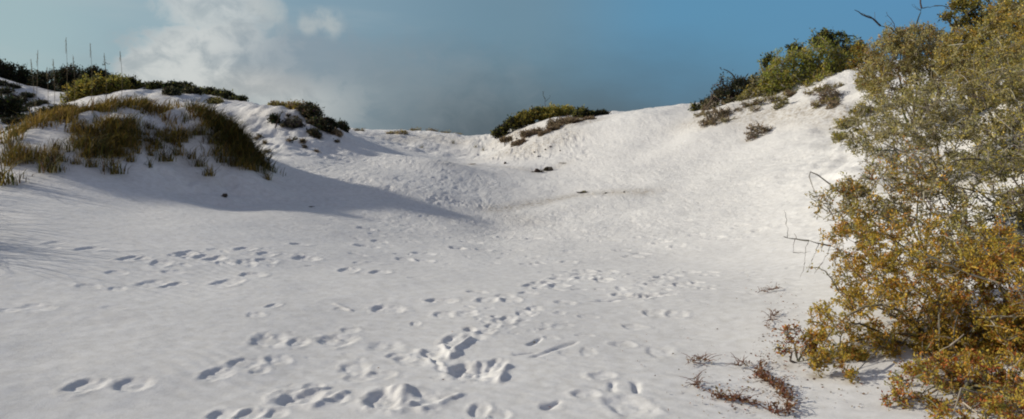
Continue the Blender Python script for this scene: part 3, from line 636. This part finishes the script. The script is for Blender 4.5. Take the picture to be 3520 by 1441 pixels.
# ---- trailing red vine and scraps on the sand at lower right
RUSTB = [(.26, .11, .055), (.21, .085, .045), (.30, .16, .07), (.20, .13, .07), (.15, .085, .05)]
def vine(label, pts, rr=.006, nleaf=160, pal=RUSTB, spread=.03, name="trailing_vine", cat="vine", leaf=.024):
    w = [hit(*p) + np.array([0, 0, .012]) for p in pts]
    root = thing(name, label, cat, w[0]); w = np.array(w)
    t = np.linspace(0, len(w) - 1, 8 * len(w)); i = np.clip(t.astype(int), 0, len(w) - 2); f = (t - i)[:, None]
    p = w[i] * (1 - f) + w[i + 1] * f + RNG.normal(0, .006, (len(t), 3)); p[:, 2] += .015 * np.abs(np.sin(t * 5))
    paths = [(p - w[0], np.linspace(rr, rr * .5, len(t)))]; pc = [(.14, .075, .05)]
    for _ in range(len(w) * 7):
        j = RNG.integers(1, len(p) - 1); d = np.append(RNG.normal(0, .06, 2), abs(RNG.normal(0, .03)))
        paths.append((np.array([p[j], p[j] + d * .6 + [0, 0, .01], p[j] + d]) - w[0], np.array([.003, .002, .0012]))); pc.append((.16, .08, .05))
    V, Fc, C = tubes(paths, pc, 4); put("stem", mesh_from(name + "_stem", V, Fc, 4, M_BARK, C), root)
    j = RNG.integers(0, len(p), nleaf); q = p[j] - w[0] + RNG.normal(0, spread, (nleaf, 3)) * np.array([1, 1, .45]) + np.array([0, 0, .012])
    ln = leaf * RNG.uniform(.6, 1.4, nleaf)
    V, Fc, C = leaves(q, RNG.normal(size=(nleaf, 3)), ln, ln * .55, pick(pal, nleaf))
    put("foliage", mesh_from(name + "_leaf", V, Fc, 3, M_LEAF, C, False), root); return root
vine("reddish trailing vine lying on the sand toward the bottom edge", [(1790, 1004), (1815, 1006), (1845, 1013), (1885, 1022), (1940, 1040), (1965, 1050)], nleaf=150, spread=.018)
vine("rust red leafy runner curving up from the bottom edge beside the vine", [(1985, 1052), (1980, 1010), (1955, 980), (1925, 962), (1905, 950), (1915, 915)], nleaf=420, spread=.028)
for pts, lb, nl in [([(1730, 918), (1755, 914), (1780, 918)], "scatter of dry red leaves on the sand left of the leafy runner", 26), ([(1905, 740), (1935, 735), (1960, 732)], "dark dry sprig lying on the sand near the forked twig", 26),
                    ([(1760, 985), (1745, 965)], "few curled leaves just above the reddish vine", 14), ([(1880, 925), (1850, 930)], "small leaf scraps on the sand beside the leafy runner", 16),
                    ([(1960, 790), (1940, 800), (1930, 830)], "red brown sprig on the sand beside the small red tipped clump", 34)]:
    vine(lb, pts, .003, nl, RUSTB + DRY, .02, "leaf_litter", "leaf litter", .02)

pts = []
for cx_, cy_, sx_, sy_, kk in [(1960, 880, 45, 45, 150), (1930, 960, 45, 40, 160), (1850, 1000, 70, 30, 120), (1990, 800, 40, 40, 90), (1760, 930, 60, 40, 40), (1950, 740, 50, 20, 30), (2120, 990, 60, 30, 60), (1500, 900, 300, 90, 40)]:
    for _ in range(kk):
        pts.append(hit(random.gauss(cx_, sx_), min(1100, random.gauss(cy_, sy_)))); 
pts = np.array(pts); pts[:, 2] += .008; k = len(pts); ln = .022 * RNG.uniform(.5, 1.3, k); dd = RNG.normal(size=(k, 3)) * np.array([1, 1, .25])
V, Fc, C = leaves(pts, dd, ln, ln * RNG.uniform(.15, .6, k), pick(RUSTB + DRY + [(.14, .09, .06)], k))
tag(put("fallen_leaves", mesh_from("fallen_leaves", V, Fc, 3, M_LEAF, C, False)), "loose fallen red brown leaves strewn on the sand around the ochre shrub", "leaf litter", kind="stuff")

# ---- dark scraps out on the sand
def debris(label, px, py, w, h, Yoff=0, pal=BARKD, sticks=9, clods=2, name="driftwood"):
    c = hit(px, py); root = thing(name, label, name.replace("_", " "), c)
    W = w / F * c[1]; H = h / F * c[1]
    paths, pc = [], []
    for _ in range(sticks):
        a = RNG.uniform(-.22, .22) * W; an = RNG.normal(0, .5); L = W * RNG.uniform(.25, .6)
        p0 = np.array([a, RNG.normal(0, .03 * W), .01]); d = np.array([math.cos(an) * L, math.sin(an) * L * .6, abs(RNG.normal(0, .35)) * H])
        k = np.linspace(-.5, .5, 5)[:, None]; p = p0 + d * k + RNG.normal(0, .03 * L, (5, 3)); p[:, 2] = np.abs(p[:, 2]) + .005
        paths.append((p, H * .10 * np.array([.5, 1, 1, .8, .3]))); pc.append(pick(pal, 1)[0])
    for _ in range(clods):   # knotted root lumps: short fat tapered pieces
        p0 = np.array([RNG.uniform(-.18, .18) * W, 0, H * .2]); d = np.array([W * .25, RNG.normal(0, .1) * W, RNG.normal(0, .2) * H])
        k = np.linspace(-.5, .5, 7)[:, None]; p = p0 + d * k + RNG.normal(0, .05 * H, (7, 3))
        paths.append((p, H * .45 * np.array([.15, .7, 1, .8, 1, .6, .1]) * RNG.uniform(.7, 1.1))); pc.append(pick(pal, 1)[0])
    V, Fc, C = tubes(paths, pc, 6); put("wood", mesh_from(name + "_wood", V, Fc, 4, M_BARK, C), root)
    return root
debris("dark knot of driftwood alone on the grey sand below the grass dune", 563, 495, 22, 14)
debris("dark red brown driftwood root on the white sand, left of the pair", 1352, 434, 40, 16, pal=BARKD + [(.10, .05, .03)])
debris("dark driftwood piece on the white sand, right of the pair", 1380, 430, 26, 18)
debris("long pale thin stick on sand up the slope from the driftwood pair", 1420, 412, 50, 6, pal=[(.3, .26, .2)], sticks=5, clods=0, name="stick")
debris("black scraps of weed lying on the faint debris line of the white plain", 1466, 486, 40, 12, sticks=14, clods=1)
debris("small dark scrap on the plain right of the black weed scraps", 1524, 487, 12, 6, sticks=5, clods=1)
debris("lone dark speck of wood farthest right on the debris line", 1570, 484, 10, 6, sticks=5, clods=1)
debris("dark stub in the sand below the middle mound", 1271, 412, 12, 9, sticks=3, clods=1)
debris("dry brown scrap on the sand left of the dark stub", 1190, 414, 30, 7, pal=DRY, sticks=8, clods=0)
debris("small dark lump of weed on the grey sand beside the long shadow", 785, 522, 26, 5, sticks=8, clods=1, pal=[(.12, .11, .10)])
debris("tiny dark twig on the white plain at right", 1757, 514, 10, 4, sticks=3, clods=0)
for k, (px, py) in enumerate([(1372, 377), (1385, 370), (1410, 380), (1355, 395), (1345, 385), (1300, 350)]):
    tag(debris("dark twig stub dotted on the sandy front of the middle mound", px, py, 10, 6, sticks=3, clods=1, name="twig_stub"), group="twig stubs on the middle mound")

# ---- grass of the near left dune
GCOL = [(.29, .20, .04), (.35, .235, .055), (.21, .165, .035), (.17, .10, .03), (.40, .27, .09), (.13, .115, .03)]
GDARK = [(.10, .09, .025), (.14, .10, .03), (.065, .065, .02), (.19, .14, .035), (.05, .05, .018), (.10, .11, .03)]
def blades(base, h, lean, pal, width=.007, clump=None):
    """base[k,3]: each blade is a tapering, drooping three-piece strip"""
    k = len(base); a = RNG.uniform(0, 2 * math.pi, k)
    out = np.stack([np.cos(a), np.sin(a), np.zeros(k)], 1) * RNG.uniform(.15, 1.35, k)[:, None] + np.asarray(lean)
    side = np.stack([-np.sin(a), np.cos(a), np.zeros(k)], 1); hh = h[:, None]
    ts = [0, .35, .7, 1.0]; V = []
    for t in ts:
        c = base + np.array([0, 0, 1]) * hh * (t - .32 * t ** 2.2) + out * hh * .75 * t ** 1.8
        w = width * (1.0, .9, .6, .12)[ts.index(t)]
        V += [c - side * w, c + side * w]
    V = np.stack(V, 1).reshape(-1, 3); i = np.arange(k)[:, None] * 8
    Fc = np.concatenate([i + np.array([0, 1, 3, 2]), i + np.array([2, 3, 5, 4]), i + np.array([4, 5, 7, 6])], 1).reshape(-1)
    C = np.repeat(np.concatenate([pick(pal, k, clump), np.ones((k, 1))], 1), 8, 0)
    return V, Fc, C
# the dense sward on the crest: nobody could count it
def sward(poly, per_m, wid, hts, pal, drop=0):
    B, H, K = [], [], []
    for (a, Ya), (b, Yb) in zip(poly[:-1], poly[1:]):
        p = np.array([(a - CX) / F * Ya, Ya]); q = np.array([(b - CX) / F * Yb, Yb]); L = np.linalg.norm(q - p); k = int(L * per_m)
        kc = max(1, k // 16); t = RNG.random(kc)[:, None]; cc = p + (q - p) * t + RNG.normal(0, wid, (kc, 2))
        g = fbm(cc[:, 0] * 1.6, cc[:, 1] * 1.6, 61, 2); cc = cc[g > -.26]; ch = RNG.uniform(*hts, len(cc)); cp = RNG.integers(0, 99, len(cc))
        w = np.repeat(np.arange(len(cc)), RNG.integers(5, 28, len(cc))); xy = cc[w] + RNG.normal(0, .085, (len(w), 2))
        B.append(np.column_stack([xy, ground_z(xy[:, 0], xy[:, 1]) - .02])); H.append(ch[w] * RNG.uniform(.35, 1.25, len(w))); K.append(cp[w])
    return np.concatenate(B), np.concatenate(H), np.concatenate(K)
parts = []
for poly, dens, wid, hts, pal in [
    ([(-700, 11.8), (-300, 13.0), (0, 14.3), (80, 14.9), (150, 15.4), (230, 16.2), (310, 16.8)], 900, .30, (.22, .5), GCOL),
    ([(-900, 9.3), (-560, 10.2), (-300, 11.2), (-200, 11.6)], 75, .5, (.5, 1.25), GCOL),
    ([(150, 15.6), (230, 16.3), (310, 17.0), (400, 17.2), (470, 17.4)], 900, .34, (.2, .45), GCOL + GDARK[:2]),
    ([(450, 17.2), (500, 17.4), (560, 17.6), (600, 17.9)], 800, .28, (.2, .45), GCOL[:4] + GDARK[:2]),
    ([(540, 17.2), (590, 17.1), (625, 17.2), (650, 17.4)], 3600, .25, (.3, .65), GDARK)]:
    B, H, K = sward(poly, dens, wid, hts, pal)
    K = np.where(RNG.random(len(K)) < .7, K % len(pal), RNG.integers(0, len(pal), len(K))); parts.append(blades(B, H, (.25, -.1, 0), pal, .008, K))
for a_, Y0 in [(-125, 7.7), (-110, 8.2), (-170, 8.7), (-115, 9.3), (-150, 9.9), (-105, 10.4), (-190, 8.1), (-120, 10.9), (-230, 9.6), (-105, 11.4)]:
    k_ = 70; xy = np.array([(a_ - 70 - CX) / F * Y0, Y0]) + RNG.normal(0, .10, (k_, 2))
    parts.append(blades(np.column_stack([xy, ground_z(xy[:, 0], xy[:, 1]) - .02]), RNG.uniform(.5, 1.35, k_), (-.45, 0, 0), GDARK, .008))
off = 0; Fs = []
for V, Fc, C in parts: Fs.append(Fc + off); off += len(V)
g = put("dune_grass", mesh_from("dune_grass", np.concatenate([p[0] for p in parts]), np.concatenate(Fs), 4, M_GRASS, np.concatenate([p[2] for p in parts]), False))
tag(g, "dense ochre grass thatching the crest and right end of the near left dune", "grass", kind="stuff")

def tuft_mesh(nb, h, r, pal):
    b = np.column_stack([RNG.normal(0, r, (nb, 2)), np.full(nb, -.02)])
    V, Fc, C = blades(b, h * RNG.uniform(.3, 1.2, nb), (.12, -.1, 0), pal, .008)
    return mesh_from("tuft_blades", V, Fc, 4, M_GRASS, C, False)
PROTO = [tuft_mesh(60, .5, .10, GCOL), tuft_mesh(80, .55, .13, GDARK + GCOL[2:4]), tuft_mesh(40, .45, .07, GDARK + GCOL[:2]), tuft_mesh(22, .45, .06, GDARK), tuft_mesh(120, .6, .2, GCOL[:4] + GDARK[:3])]
def tuft(px, py, kind, sc, label, group=None):
    c = hit(px, py, 10, 22)
    o = put("grass_tuft", PROTO[kind]); o.location = Vector(c); o.rotation_euler = (0, 0, random.uniform(-1.1, 1.1)); o.scale = (sc, sc, sc * random.uniform(.9, 1.15))
    return tag(o, label, "grass", group)
for a in [(8, 462, 1, 1.35, "bushy dark grass tuft at the left frame edge on open sand"), (130, 432, 1, 1.0, "upright grass tuft at the dune foot near the left frame edge"),
          (288, 436, 1, .95, "grass tuft at the lowest point of the shaded dune face, centre of the foot"), (525, 442, 2, 1.0, "lone orange stemmed tuft at the right of the dune foot"),
          (672, 452, 2, .8, "last small tuft where the dune runs into its long shadow"), (640, 430, 3, .9, "thin dark tuft just under the dark right end of the grass"),
          (415, 405, 1, .9, "dark and orange tuft midway down the dune face"), (375, 420, 3, .8, "thin pair of dark stalks near the foot of the dune face")]:
    tuft(*a)
face = [(190, 410), (215, 395), (235, 415), (260, 400), (150, 400), (110, 415), (80, 405), (60, 395), (240, 370), (200, 370), (170, 380), (270, 375), (300, 395), (320, 405), (290, 360), (330, 375), (350, 390), (380, 380),
        (400, 370), (345, 350), (395, 345), (430, 360), (445, 385), (460, 350), (480, 400), (500, 415), (220, 345), (255, 345), (185, 350), (310, 340), (370, 330), (420, 330), (270, 325), (340, 325), (205, 330), (140, 375),
        (490, 345), (515, 340), (535, 365), (550, 395), (520, 320), (565, 405), (585, 415), (600, 420), (615, 400), (570, 380), (540, 345), (555, 360), (590, 395), (605, 410), (625, 425), (580, 365), (600, 385), (560, 335), (630, 410)]
for _ in range(52):
    face.append((random.uniform(190, 340), random.uniform(300, 395)))
for _ in range(16):
    face.append((random.uniform(340, 480), random.uniform(335, 390)))
for _ in range(12):
    face.append((random.uniform(20, 160), random.uniform(375, 415)))
for k, (px, py) in enumerate(face):
    tuft(px + random.uniform(-8, 8), py + random.uniform(-6, 6), random.choice([0, 1, 1, 1, 2, 2, 3, 4] if px < 500 else [1, 4, 1]), random.uniform(.5, .9),
         "ochre and brown grass tuft among many on the shaded near face of the left dune", "grass tufts on the near dune face")
for px, py in [(1195, 372), (1215, 380), (1140, 362), (1060, 372)]:
    o = tuft(px, py, 3, .8, "thin grass tuft on the sand at the low gap in the dunes", "tufts at the low gap")
    c = hit(px, py); o.location = Vector(c)

# tall sea oat stalks against the sky
for px, ptop, lean, lb in [(78, 150, -8, "short leaning grass stalk farthest left against the sky"), (95, 128, 14, "right leaning tall grass stalk, second from the left"), (118, 170, 2, "short faint grass stalk third from the left"),
        (134, 150, 1, "slim grass stalk just left of the tallest one"), (166, 96, 2, "tallest grass stalk against the sky, above the tallest dark shrub"), (184, 142, 0, "thin grass stalk right of the tallest one"),
        (227, 110, -1, "tall fine grass stalk above the broad dark shrub"), (262, 135, -3, "thick grass stalk above the olive bush"), (302, 130, -2, "rightmost tall grass stalk against the pale cloud")]:
    Yd = 16.6 + (px % 7) * .08; b = foot(px, Yd); b[0] -= lean / F * Yd
    root = thing("grass_stalk", lb, "grass stalk", b); tip = at(px, ptop, Yd) - b
    t = np.linspace(0, 1, 6)[:, None]; p = tip * t + np.array([.04, 0, 0]) * np.sin(t * 3.1)
    V, Fc, C = tubes([(p, np.linspace(.007, .0035, 6))], [(.16, .13, .08)], 4)
    put("stem", mesh_from("stalk_stem", V, Fc, 4, M_BARK, C), root)
    k = 22; tt = RNG.uniform(.84, 1.0, k)[:, None]
    q = tip * tt + RNG.normal(0, .008, (k, 3)); ln = RNG.uniform(.02, .035, k)
    V, Fc, C = leaves(q, RNG.normal(0, .5, (k, 3)) + np.array([.1, 0, .6]), ln, ln * .35, pick([(.24, .19, .11), (.2, .15, .08)], k))
    Va, Fa, Ca = tubes([(tip * np.linspace(.82, 1.01, 5)[:, None], np.full(5, .0045))], [(.2, .16, .09)], 4)   # the spike the spikelets sit on
    Fa = Fa.reshape(-1, 4); Fa = np.concatenate([Fa[:, [0, 1, 2]], Fa[:, [0, 2, 3]]]) + len(V)
    V = np.concatenate([V, Va]); Fc = np.concatenate([Fc, Fa.reshape(-1)]); C = np.concatenate([C, Ca])
    put("seed_plume", mesh_from("stalk_seed", V, Fc, 3, M_GRASS, C, False), root)

# ---- the sand sheet
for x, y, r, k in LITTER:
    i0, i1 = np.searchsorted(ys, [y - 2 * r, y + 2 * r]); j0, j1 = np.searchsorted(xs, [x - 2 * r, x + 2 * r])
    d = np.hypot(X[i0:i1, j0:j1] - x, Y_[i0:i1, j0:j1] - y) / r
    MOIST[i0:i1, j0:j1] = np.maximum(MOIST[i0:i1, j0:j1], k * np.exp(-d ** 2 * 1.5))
# faint debris lines on the plain
for pts, wd, k in [([(1240, 530), (1330, 515), (1440, 492), (1520, 485), (1620, 484)], .4, .75), ([(1270, 420), (1340, 432), (1420, 412)], .35, .45), ([(1120, 412), (1190, 414), (1240, 420)], .4, .4), ([(1280, 345), (1340, 335), (1410, 318), (1470, 305)], 1.2, .95), ([(1290, 375), (1350, 370), (1400, 345)], 1.2, .75),
                   ([(1270, 535), (1330, 560)], .5, .3), ([(1000, 350), (1080, 345), (1160, 360)], 1.3, .6), ([(1760, 300), (1860, 285), (1960, 290), (2060, 275), (2130, 300)], .9, .8), ([(640, 290), (720, 300), (790, 330)], .9, .35)]:
    w = [hit(*p) for p in pts]
    for p, q in zip(w[:-1], w[1:]):
        for t in np.linspace(0, 1, 14):
            c = p * (1 - t) + q * t
            i0, i1 = np.searchsorted(ys, [c[1] - 3 * wd, c[1] + 3 * wd]); j0, j1 = np.searchsorted(xs, [c[0] - 3 * wd, c[0] + 3 * wd])
            d = np.hypot(X[i0:i1, j0:j1] - c[0], Y_[i0:i1, j0:j1] - c[1]) / wd
            MOIST[i0:i1, j0:j1] = np.maximum(MOIST[i0:i1, j0:j1], k * np.exp(-d ** 2))
ny, nx = Z.shape
idx = np.arange(ny * nx).reshape(ny, nx)
quads = np.stack([idx[:-1, :-1], idx[:-1, 1:], idx[1:, 1:], idx[1:, :-1]], -1).reshape(-1)
cols = np.repeat(MOIST.reshape(-1, 1), 4, 1); cols[:, 3] = 1
gd = put("ground", mesh_from("ground", np.stack([X, Y_, Z], -1), quads, 4, M_SAND, cols))
tag(gd, kind="structure")

# ------------------------------------------------------------------ light and sky
SUN_AZ, SUN_EL = math.radians(-84), math.radians(23)     # azimuth from straight ahead, negative to the left
sd = Vector((math.sin(SUN_AZ) * math.cos(SUN_EL), math.cos(SUN_AZ) * math.cos(SUN_EL), math.sin(SUN_EL)))
sl = bpy.data.lights.new("sun", 'SUN'); sl.energy = 4.3; sl.angle = math.radians(.5); sl.color = (1, .93, .80)
so = bpy.data.objects.new("sun", sl); COL.objects.link(so); so.rotation_euler = (-sd).to_track_quat('-Z', 'Y').to_euler(); so.location = (-20, 10, 20)

W = bpy.data.worlds.new("World"); S.world = W; W.use_nodes = True
nt = W.node_tree; N, L = nt.nodes, nt.links; N.clear()
def nd(t, **k):
    x = N.new(t)
    for a, b in k.items(): setattr(x, a, b)
    return x
def mth(op, a, b=None, c=None, clamp=False):
    x = nd("ShaderNodeMath", operation=op, use_clamp=clamp)
    for i, v in enumerate((a, b, c)):
        if v is None: continue
        if isinstance(v, (int, float)): x.inputs[i].default_value = v
        else: L.new(v, x.inputs[i])
    return x.outputs[0]
def smooth(v, a, b):
    x = nd("ShaderNodeMapRange", interpolation_type='SMOOTHSTEP', clamp=True)
    x.inputs["From Min"].default_value = a; x.inputs["From Max"].default_value = b; L.new(v, x.inputs["Value"]); return x.outputs["Result"]
def mixc(f, a, b):
    x = nd("ShaderNodeMix", data_type='RGBA')
    for s_, v in (("Factor", f), ("A", a), ("B", b)):
        if isinstance(v, tuple): x.inputs[s_].default_value = (*v, 1)
        elif isinstance(v, (int, float)): x.inputs[s_].default_value = v
        else: L.new(v, x.inputs[s_])
    return x.outputs["Result"]
sky = nd("ShaderNodeTexSky", sky_type='NISHITA', sun_disc=False, sun_elevation=SUN_EL, sun_rotation=SUN_AZ, air_density=1.2, dust_density=1.5, ozone_density=1.5)
skys = nd("ShaderNodeVectorMath", operation='SCALE'); L.new(sky.outputs[0], skys.inputs[0]); skys.inputs["Scale"].default_value = .07
tc = nd("ShaderNodeTexCoord"); sp = nd("ShaderNodeSeparateXYZ"); L.new(tc.outputs["Generated"], sp.inputs[0])
az = mth('ARCTAN2', sp.outputs[0], sp.outputs[1])            # compass bearing, 0 straight ahead
el = mth('ARCSINE', sp.outputs[2])
ramp = nd("ShaderNodeValToRGB"); cr = ramp.color_ramp; cr.interpolation = 'EASE'
stops = [(-1.2, (.43, .53, .54)), (-.62, (.345, .48, .515)), (-.46, (.29, .42, .485)), (-.26, (.215, .335, .42)), (0.0, (.155, .270, .355)), (.25, (.105, .285, .455)), (.7, (.09, .27, .49)), (1.4, (.12, .26, .42))]
cr.elements[0].position = (stops[0][0] + 1.6) / 3.2; cr.elements[0].color = (*stops[0][1], 1)
cr.elements[1].position = (stops[-1][0] + 1.6) / 3.2; cr.elements[1].color = (*stops[-1][1], 1)
for a, c in stops[1:-1]:
    e = cr.elements.new((a + 1.6) / 3.2); e.color = (*c, 1)
azn = mth('DIVIDE', mth('ADD', az, 1.6), 3.2, clamp=True); L.new(azn, ramp.inputs["Fac"])
# broad wobble so bands are not straight
nz = nd("ShaderNodeTexNoise"); nz.inputs["Scale"].default_value = 5; nz.inputs["Detail"].default_value = 6; nz.inputs["Roughness"].default_value = .55
cmb = nd("ShaderNodeCombineXYZ"); L.new(az, cmb.inputs[0]); L.new(mth('MULTIPLY', el, 2.2), cmb.inputs[1]); L.new(cmb.outputs[0], nz.inputs["Vector"])
wob = mth('SUBTRACT', nz.outputs["Fac"], .5)
# slate bank of distant cloud low in the middle
hz = mth('SUBTRACT', 1.0, smooth(mth('ADD', el, mth('MULTIPLY', wob, .10)), .005, .19))
hzw = mth('MULTIPLY', smooth(az, -.40, -.05), mth('SUBTRACT', 1.0, mth('MULTIPLY', smooth(az, .12, .42), .55)))
veil = mixc(mth('MULTIPLY', mth('MULTIPLY', hz, hzw), .97), ramp.outputs["Color"], (.074, .112, .146))
# cumulus mass left of centre
n2 = nd("ShaderNodeTexNoise"); n2.inputs["Scale"].default_value = 11; n2.inputs["Detail"].default_value = 9; n2.inputs["Roughness"].default_value = .58; n2.inputs["Distortion"].default_value = .35
cmb2 = nd("ShaderNodeCombineXYZ"); L.new(az, cmb2.inputs[0]); L.new(mth('MULTIPLY', el, 1.25), cmb2.inputs[1]); cmb2.inputs[2].default_value = 3.7; L.new(cmb2.outputs[0], n2.inputs["Vector"])
cn = mth('SUBTRACT', n2.outputs["Fac"], .5)
n4 = nd("ShaderNodeTexNoise"); n4.inputs["Scale"].default_value = 26; n4.inputs["Detail"].default_value = 8; n4.inputs["Roughness"].default_value = .6; n4.inputs["Distortion"].default_value = .5
L.new(cmb2.outputs[0], n4.inputs["Vector"])
cf = mth('ADD', mth('MULTIPLY', cn, .6), mth('MULTIPLY', mth('SUBTRACT', n4.outputs["Fac"], .5), .7))
def puff(a0, e0, ra, re, edge=.35, amp=1.7, nz_=None):
    d = mth('SQRT', mth('ADD', mth('POWER', mth('DIVIDE', mth('SUBTRACT', az, a0), ra), 2), mth('POWER', mth('DIVIDE', mth('SUBTRACT', el, e0), re), 2)))
    d = mth('ADD', d, mth('MULTIPLY', nz_ or cf, amp))
    return mth('SUBTRACT', 1.0, smooth(d, 1 - edge, 1 + edge))
def most(*a):
    r = a[0]
    for b in a[1:]: r = mth('MAXIMUM', r, b)
    return r
p1 = puff(-.458, .084, .062, .056, .16, 1.5); p2 = puff(-.395, .118, .10, .056, .2, 1.8); p6 = puff(-.405, .182, .07, .048, .3, 2.2); p7 = puff(-.36, .06, .13, .05, .5)
p3 = most(puff(-.345, .190, .020, .012, .45, 2.6), puff(-.328, .184, .014, .018, .45, 2.8), puff(-.338, .168, .010, .010, .5, 2.4))
p4 = most(puff(-.268, .178, .024, .015, .5, 2.6), puff(-.252, .170, .014, .020, .5, 2.8), puff(-.285, .168, .014, .014, .5, 2.4)); p5 = puff(-.27, .085, .20, .06, .8, 1.6)
c1 = mixc(mth('MULTIPLY', p5, .55), veil, (.26, .30, .335))
cl = most(p1, p2, mth('MULTIPLY', p6, .85), mth('MULTIPLY', p7, .75))
det = smooth(cf, -.13, .12)
bright = mixc(det, (.41, .45, .47), (.69, .70, .68))
c2 = mixc(mth('MULTIPLY', cl, .85), c1, bright)
shade = mth('MULTIPLY', puff(-.305, .125, .085, .040, .6, 1.4), .75)
c3 = mixc(shade, c2, (.245, .31, .37))
warm = mth('MULTIPLY', puff(-.33, .088, .06, .018, .8, 1.6), .45)
c3b = mixc(warm, c3, (.43, .43, .43))
c4 = mixc(mth('MULTIPLY', mth('MULTIPLY', most(p3, p4), smooth(n4.outputs["Fac"], .32, .66)), .62), c3b, (.53, .56, .545))
# thin streaks
n3 = nd("ShaderNodeTexNoise"); n3.inputs["Scale"].default_value = 3; n3.inputs["Detail"].default_value = 7
cmb3 = nd("ShaderNodeCombineXYZ"); L.new(az, cmb3.inputs[0]); L.new(mth('MULTIPLY', el, 5), cmb3.inputs[1]); L.new(cmb3.outputs[0], n3.inputs["Vector"])
st = mth('MULTIPLY', smooth(n3.outputs["Fac"], .45, .75), mth('MULTIPLY', mth('SUBTRACT', 1.0, smooth(az, -.35, .1)), .35))
c5 = mixc(st, c4, (.47, .52, .53))
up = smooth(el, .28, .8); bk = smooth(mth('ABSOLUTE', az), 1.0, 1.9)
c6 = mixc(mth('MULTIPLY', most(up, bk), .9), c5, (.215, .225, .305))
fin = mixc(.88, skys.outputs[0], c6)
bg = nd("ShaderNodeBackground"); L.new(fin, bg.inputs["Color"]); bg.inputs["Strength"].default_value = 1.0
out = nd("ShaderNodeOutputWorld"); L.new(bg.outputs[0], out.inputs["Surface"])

# ------------------------------------------------------------------ camera
cam = bpy.data.cameras.new("camera"); co = bpy.data.objects.new("camera", cam); COL.objects.link(co)
co.location = (0, 0, EYE); co.rotation_euler = (math.radians(90), 0, 0)
cam.sensor_fit = 'HORIZONTAL'; cam.sensor_width = 36; cam.lens = 36 * F / 2576
cam.shift_y = -(527 - HZ) / 2576
cam.clip_start = .05; cam.clip_end = 5000
S.camera = co
S.render.resolution_x, S.render.resolution_y = 1024, 419
S.view_settings.view_transform = 'Standard'; S.view_settings.look = 'None'; S.view_settings.exposure = 0
S.render.engine = 'CYCLES'; S.cycles.filter_width = 2.0
S.cycles.max_bounces = 6; S.cycles.diffuse_bounces = 3
